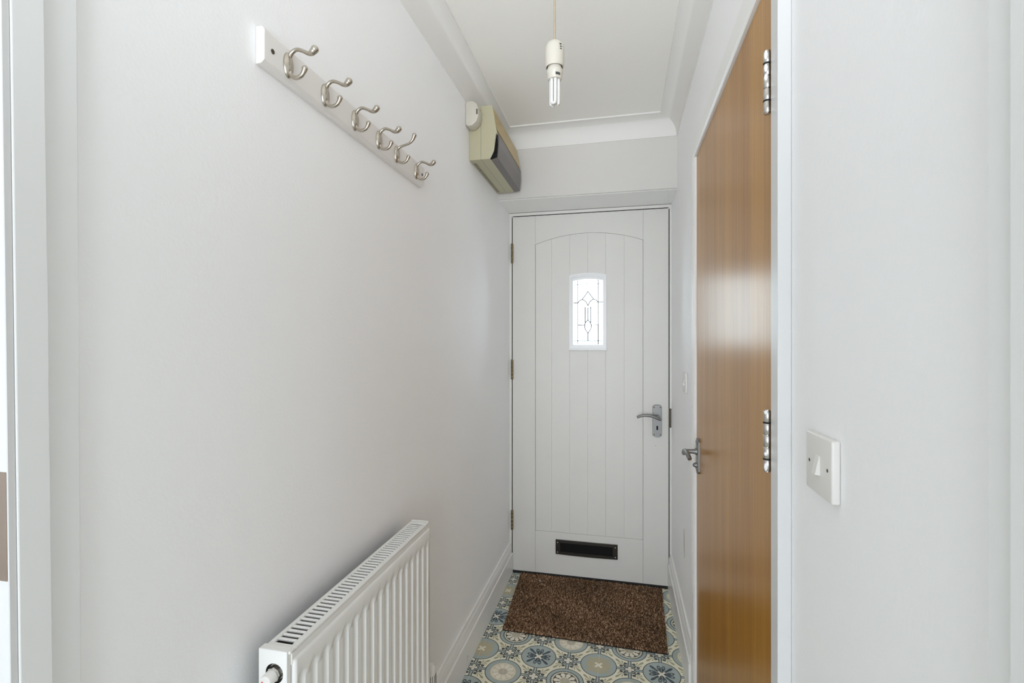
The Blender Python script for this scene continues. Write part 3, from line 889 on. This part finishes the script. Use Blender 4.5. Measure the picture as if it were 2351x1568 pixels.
# end panels
VY, VX, VZ = RY0, -0.5508, 0.7545
def end_panel(y0, y1, hole):
    e = MB()
    if not hole:
        e.box(RXB - 0.001, RXF - 0.006, y0, y1, RZB, RZT, 0.002, 2)
        return e
    # near end: plate pierced by a round hole
    t = bmesh.new(); n_ = 28; rr = 0.0165
    x0, x1, z0, z1 = RXB - 0.002, RXF - 0.0065, RZB, RZT
    angs = [2 * math.pi * k / n_ for k in range(n_)] + [math.atan2(dz_, dx_) % (2 * math.pi) for dx_ in (x0 - VX, x1 - VX) for dz_ in (z1 - VZ, -0.0375)]
    angs.sort(); n_ = len(angs)
    circ = [(VX + rr * math.cos(a), VZ + rr * math.sin(a)) for a in angs]
    def out(k):
        a = angs[k]; cx, sz = math.cos(a), math.sin(a)
        f = min((x1 - VX) / cx if cx > 1e-6 else ((x0 - VX) / cx if cx < -1e-6 else 9), (z1 - VZ) / sz if sz > 1e-6 else ((VZ - 0.0375 - VZ) / sz if sz < -1e-6 else 9))
        return (VX + cx * f, VZ + sz * f)
    ou = [out(k) for k in range(n_)]
    for y, fl_ in ((y0, 0), (y1, 1)):
        A = [t.verts.new((a, y, b2)) for a, b2 in circ]; B = [t.verts.new((a, y, b2)) for a, b2 in ou]
        for k in range(n_):
            j = (k + 1) % n_
            t.faces.new((A[k], A[j], B[j], B[k]))
        if not fl_: A0 = A
        else:
            for k in range(n_):
                j = (k + 1) % n_
                t.faces.new((A0[k], A0[j], A[j], A[k]))
    bmesh.ops.recalc_face_normals(t, faces=t.faces[:])
    e.add(t)
    zb_ = VZ - 0.0375
    e.box(x0, x1, y0, y1, z0, zb_)
    # folded lips
    e.box(x0, x1, y0 + 0.0002, y0 + 0.014, z1 - 0.0022, z1 + 0.0004, 0.0010, 2)
    e.box(x0, x0 + 0.0015, y0 + 0.0003, y0 + 0.012, z0, z1, 0.0005, 1)
    e.box(x1 - 0.0018, x1 + 0.0002, y0 + 0.0003, y0 + 0.010, z0, z1, 0.0008, 1)
    return e
end_panel(RY0, RY0 + 0.0015, True).build('end_panel', 'rad', ra_)
end_panel(RY1 - 0.003, RY1, False).build('end_panel', 'rad', ra_)
vb = MB().lathe([(0.0, 0.024), (0.0185, 0.024), (0.0185, 0.0215), (0.0158, 0.0215)], (VX, VY, VZ), 'y', 24)
vb.build('socket', 'hinge', ra_)
v_ = MB()
v_.lathe([(0.0148, 0.0215), (0.0148, 0.009), (0.0135, 0.007), (0.0, 0.007)], (VX, VY, VZ), 'y', 24)
v_.lathe([(0.0118, 0.008), (0.0118, -0.004), (0.0110, -0.006), (0.0, -0.006)], (VX, VY, VZ), 'y', 8)
vo = v_.build('plug', 'chrome', ra_, smooth=True)
tag(vo, 'chrome end plug')
cp = MB().lathe([(0.0100, -0.005), (0.0104, -0.008), (0.0100, -0.018), (0.0088, -0.0205), (0.0, -0.0215)], (VX, VY, VZ), 'y', 24)
co = cp.build('cap', 'plastic', vo, smooth=True); tag(co, 'white cap with red printed marks')
rp_ = MB()
for dx_, dz_, w_, an in ((-0.0052, -0.0005, 0.0036, 0), (-0.0035, -0.0036, 0.0042, 0), (-0.0022, -0.0068, 0.0044, -10), (0.0035, -0.0052, 0.0042, 35)):
    ca, sa = math.cos(R(an)) * w_ / 2, math.sin(R(an)) * w_ / 2
    q0 = Vector((VX + dx_ - ca, VY - 0.0212, VZ + dz_ - sa)); q1 = Vector((VX + dx_ + ca, VY - 0.0212, VZ + dz_ + sa))
    rp_.tube([q0, q1], 0.0007, 6)
rpo = rp_.build('red_marks', 'red', vo)
# thermostatic valve at the far foot
tv = MB()
TVX, TVY = -0.541, 1.312
tv.lathe([(0.0, 0.362), (0.012, 0.361), (0.0165, 0.356), (0.0175, 0.340), (0.0190, 0.285), (0.0185, 0.270), (0.012, 0.262), (0.0, 0.262)], (TVX, TVY, 0), 'z', 24)
tvo = tv.build('valve_head', 'plastic', ra_, smooth=True); tag(tvo, 'white thermostatic valve head')
q = MB()
for k in range(18):
    a = 2 * math.pi * k / 18
    q.tube([(TVX + 0.0180 * math.cos(a), TVY + 0.0180 * math.sin(a), 0.335), (TVX + 0.0190 * math.cos(a), TVY + 0.0190 * math.sin(a), 0.290)], 0.0007, 5)
q.build('grip_ribs', 'print', tvo)
q = MB()
q.lathe([(0.010, 0.262), (0.010, 0.215), (0.008, 0.21), (0.0075, 0.0)], (TVX, TVY, 0), 'z', 14)
q.tube([(TVX, TVY, 0.235), (TVX, RY1 + 0.001, 0.235)], 0.008, 12)
q.build('valve_body', 'chrome', ra_, smooth=True)
for yb_ in (RY0 + 0.10, RY1 - 0.10):
    MB().box(XL + 0.0005, RXB, yb_ - 0.015, yb_ + 0.015, 0.25, 0.70).build('bracket', 'rad', ra_)

# ------------------------------------------------------------------ fuse box and the small box beside it
FY0, FY1, FZ0, FZ1 = 1.910, 2.366, 2.043, 2.262
fb = thing('fuse_box', (XL, FY0, FZ0), 'beige plastic fuse box with smoked grey cover high in the left corner', 'fuse box')
def X(d_): return XL + d_
b_ = MB()
b_.prism([(X(0.0006), FZ0), (X(0.092), FZ0), (X(0.1075), 2.080), (X(0.1135), 2.140), (X(0.1185), 2.148), (X(0.1005), 2.252), (X(0.0975), FZ1), (X(0.0006), FZ1)], 'y', FY0, FY1, 0.0012, 2)
b_.build('body', 'beige', fb)
# yellowed upper front
MB().prism([(X(0.1190), 2.156), (X(0.1205), 2.157), (X(0.1030), 2.248), (X(0.1012), 2.247)], 'y', FY0 + 0.006, FY1 - 0.004).build('upper_front', 'beige_yellow', fb)
# seams
b_ = MB()
b_.box(X(0.0500), X(0.0507), FY0 - 0.0003, FY0 + 0.0003, FZ0, FZ1 - 0.002)
b_.box(X(0.0500), X(0.0507), FY0, FY1, FZ0 - 0.0003, FZ0 + 0.0003)
b_.build('seam', 'screw_dark', fb)
fp_ = MB()
fp_.prism([(X(0.0905), FZ0 - 0.0012), (X(0.1195), FZ0 + 0.004), (X(0.1245), FZ0 + 0.060), (X(0.1240), 2.146), (X(0.1190), 2.146), (X(0.1150), 2.135), (X(0.1090), 2.078), (X(0.0935), FZ0 + 0.001)], 'y', FY0 + 0.010, FY1 - 0.003, 0.0008, 1)
tag(fp_.build('cover_flap', 'flap', fb), 'smoked grey hinged cover')
fp_ = MB().prism([(X(0.0900), FZ0 - 0.0008), (X(0.1165), FZ0 + 0.008), (X(0.1200), 2.100), (X(0.1190), 2.140), (X(0.1100), 2.10), (X(0.106), 2.07)], 'y', FY0 - 0.0006, FY0 + 0.010).build('flap_gap', 'black', fb)
vs0 = None
for k in range(24):
    y_ = FY0 + 0.04 + k * 0.0168
    if vs0 is None:
        vs0 = MB().box(X(0.006), X(0.020), y_, y_ + 0.006, FZ0 - 0.0006, FZ0 + 0.001).build('vent_slot', 'screw_dark', fb)
    else:
        o = vs0.copy(); COL.objects.link(o); o.location.y = vs0.location.y + k * 0.0168

jb = thing('junction_box', (XL, 1.862, 2.16), 'small white chamfered plastic box stuck beside the beige fuse box', 'junction box')
t = bmesh.new()
prof = [(0.0006, 2.168), (0.0006, 2.258), (0.012, 2.2615), (0.034, 2.2605), (0.049, 2.247), (0.055, 2.228), (0.055, 2.198), (0.048, 2.178), (0.030, 2.163), (0.012, 2.161)]
MB().prism([(X(a), z) for a, z in prof], 'y', 1.856, 1.9085, 0.0045, 2).build('case', 'plastic_warm', jb, smooth=True)
MB().box(X(0.0470), X(0.0520), 1.8553, 1.8575, 2.205, 2.226).build('printed_mark', 'print', jb)

# ------------------------------------------------------------------ pendant light
PX, PY = -0.1615, 1.194
pd = thing('pendant_light', (PX, PY, 1.878), 'bare low energy bulb hanging on a cream cable from the ceiling', 'pendant light')
MB().tube([(PX, PY, 2.33), (PX, PY, 2.030)], 0.0027, 10).build('cable', 'cable', pd, smooth=True)
MB().lathe([(0.040, ZC), (0.040, ZC - 0.012), (0.034, ZC - 0.020), (0.010, ZC - 0.024), (0.0, ZC - 0.024)], (PX, PY, 0), 'z', 28).build('ceiling_rose', 'plastic', pd, smooth=True)
lh = MB()
lh.lathe([(0.0, 2.0400), (0.006, 2.0400), (0.0135, 2.0375), (0.0200, 2.0320), (0.0232, 2.024), (0.0238, 2.012), (0.0236, 1.9815), (0.0215, 1.9740), (0.0205, 1.9745), (0.0218, 1.983), (0.0218, 2.0), (0.0, 2.0)], (PX, PY, 0), 'z', 32)
lho = lh.build('lamp_holder', 'plastic_warm', pd, smooth=True)
MB().lathe([(0.0, 2.0), (0.0170, 2.0), (0.0170, 1.966), (0.0, 1.966)], (PX, PY, 0), 'z', 28).build('holder_ring', 'plastic_warm', lho, smooth=True)
bu = MB().lathe([(0.0, 1.972), (0.0175, 1.972), (0.0198, 1.966), (0.0200, 1.960), (0.0185, 1.9575), (0.0180, 1.946), (0.0165, 1.9435), (0.0, 1.9435)], (PX, PY, 0), 'z', 28).build('bulb', 'plastic_warm', pd, smooth=True)
for k in range(3):
    a = R(20 + 120 * k); da = R(28)
    c0 = Vector((PX, PY, 0)); rr = 0.0098
    p0 = c0 + Vector((rr * math.cos(a - da), rr * math.sin(a - da), 0)); p1 = c0 + Vector((rr * math.cos(a + da), rr * math.sin(a + da), 0))
    zt, zb_ = 1.945, 1.884
    md = (p0 + p1) / 2
    pts = [p0 + Vector((0, 0, zt)), p0 + Vector((0, 0, zb_ + 0.004)), p0 * 0.85 + md * 0.15 + Vector((0, 0, zb_ + 0.0005)), md + Vector((0, 0, zb_ - 0.001)), p1 * 0.85 + md * 0.15 + Vector((0, 0, zb_ + 0.0005)), p1 + Vector((0, 0, zb_ + 0.004)), p1 + Vector((0, 0, zt))]
    tb = MB().tube(pts, 0.0041, 12).build('bulb_tube', 'tube', bu, smooth=True)
# small dark print on the holder and on the bulb base, facing the camera
def curved_print(parent, r, a0, a1, z0, z1, name='print'):
    t = bmesh.new(); n_ = 6; A = []; B = []
    for k in range(n_ + 1):
        a = a0 + (a1 - a0) * k / n_
        A.append(t.verts.new((PX + r * math.cos(a), PY + r * math.sin(a), z0))); B.append(t.verts.new((PX + r * math.cos(a), PY + r * math.sin(a), z1)))
    for k in range(n_): t.faces.new((A[k], A[k + 1], B[k + 1], B[k]))
    return MB().add(t)
pm_ = curved_print(None, 0.02395, R(-52), R(-38), 2.020, 2.0235)
for z in (2.0145, 2.009):
    me = bpy.data.meshes.new('t'); cpb = curved_print(None, 0.02395, R(-50), R(-36), z, z + 0.0028).bm; cpb.to_mesh(me); pm_.bm.from_mesh(me); bpy.data.meshes.remove(me)
pm_.build('printed_mark', 'print', lho)
pm_ = curved_print(None, 0.01835, R(-75), R(-35), 1.9485, 1.9555)
pm_.build('printed_mark', 'print', bu)

# ------------------------------------------------------------------ light switches on the right wall
def light_switch(x_wall, y0, y1, z0, z1, label, thick=0.0105):
    xf = x_wall - thick
    t = thing('light_switch', (x_wall, (y0 + y1) / 2, z0), label, 'light switch', None, None)
    MB().box(xf, x_wall - 0.0004, y0, y1, z0, z1, 0.0022, 3).build('plate', 'plastic', t, smooth=True)
    yc, zc = (y0 + y1) / 2, (z0 + z1) / 2
    # rocker: wedge, pressed in at the top
    rk = MB()
    w2, h2 = (y1 - y0) * 0.072, (z1 - z0) * 0.165
    rk.prism([(xf + 0.001, zc - h2), (xf - 0.0062, zc - h2 + 0.001), (xf - 0.0008, zc + h2), (xf + 0.001, zc + h2)], 'y', yc - w2, yc + w2, 0.0004, 1)
    rk.build('rocker', 'plastic', t)
    for sy in (yc - (y1 - y0) * 0.35, yc + (y1 - y0) * 0.35):
        MB().lathe([(0.0024, 0.0003), (0.0024, -0.0003), (0.0010, -0.0003), (0.0010, 0.0)], (xf, sy, zc), 'x', 10).build('screw', 'screw_dark', t)
    return t
light_switch(XRN, 0.6766, 0.7625, 1.0905, 1.170, 'square white light switch on the near right wall beside the door hinges')
light_switch(XR, 2.022, 2.108, 1.089, 1.170, 'white light switch on the right wall between oak door and front door', 0.009)

# ------------------------------------------------------------------ doormat
dm = thing('doormat', (-0.16, 2.37, 0), 'brown bristly doormat lying against the front door', 'doormat')
q4 = [(-0.5455, 2.636), (0.2070, 2.632), (0.1880, 2.088), (-0.5200, 2.104)]         # BL, BR, FR, FL
def mat_pt(s, t):
    bl, br, fr_, fl_ = [Vector(p) for p in q4]
    return (fl_ * (1 - s) + fr_ * s) * (1 - t) + (bl * (1 - s) + br * s) * t
mb_ = MB()
mb_.prism([q4[3], q4[2], q4[1], q4[0]], 'z', 0.0005, 0.0045, 0.001, 1)
mb_.build('backing', 'mat_base', dm)
verts, faces, cols = [], [], []
o0 = Vector((-0.16, 2.37, 0))
NU, NV = 215, 155
for i in range(NU):
    for j in range(NV):
        s = (i + random.random()) / NU; t = (j + random.random()) / NV
        p = mat_pt(min(max(s, 0.003), 0.997), min(max(t, 0.003), 0.997))
        base = len(verts)
        h = random.uniform(0.0055, 0.0095); rr = random.uniform(0.0014, 0.0024)
        lean = Vector((random.gauss(0, 0.0022), random.gauss(0, 0.0022)))
        a0 = random.random() * 6.28
        for k in range(3):
            a = a0 + k * 2.094
            verts.append((p.x + rr * math.cos(a) - o0.x, p.y + rr * math.sin(a) - o0.y, 0.004))
        for k in range(3):
            a = a0 + k * 2.094 + 0.5
            verts.append((p.x + lean.x + rr * 0.6 * math.cos(a) - o0.x, p.y + lean.y + rr * 0.6 * math.sin(a) - o0.y, 0.004 + h))
        for k in range(3):
            faces.append((base + k, base + (k + 1) % 3, base + 3 + (k + 1) % 3, base + 3 + k))
        faces.append((base + 3, base + 4, base + 5))
        w = random.random()
        if w < 0.38: c_ = lin(88, 66, 48)
        elif w < 0.82: c_ = lin(145, 114, 88)
        else: c_ = lin(210, 180, 152)
        f_ = random.uniform(0.88, 1.22) * (1.0 + 0.22 * math.sin(p.x * 9 + 1.3 * math.sin(p.y * 11)) * math.sin(p.y * 13 + p.x * 5 + 0.7))
        cols += [(c_[0] * f_, c_[1] * f_, c_[2] * f_, 1)] * 6
me = bpy.data.meshes.new('pile'); me.from_pydata(verts, [], faces); me.update()
ca = me.color_attributes.new('tuft', 'FLOAT_COLOR', 'POINT')
ca.data.foreach_set('color', [x for c_ in cols for x in c_])
me.materials.append(M['pile'])
po = link('pile', me, dm); po['kind'] = 'stuff'
for s, t, r_ in ((0.155, 0.86, 0.0045), (0.165, 0.845, 0.003), (0.05, 0.60, 0.003), (0.055, 0.25, 0.003)):
    p = mat_pt(s, t)
    MB().ball((p.x, p.y, 0.0135), r_, r_ * 0.8, 0.0016, 8, 5).build('paint_fleck', 'fleck', dm)
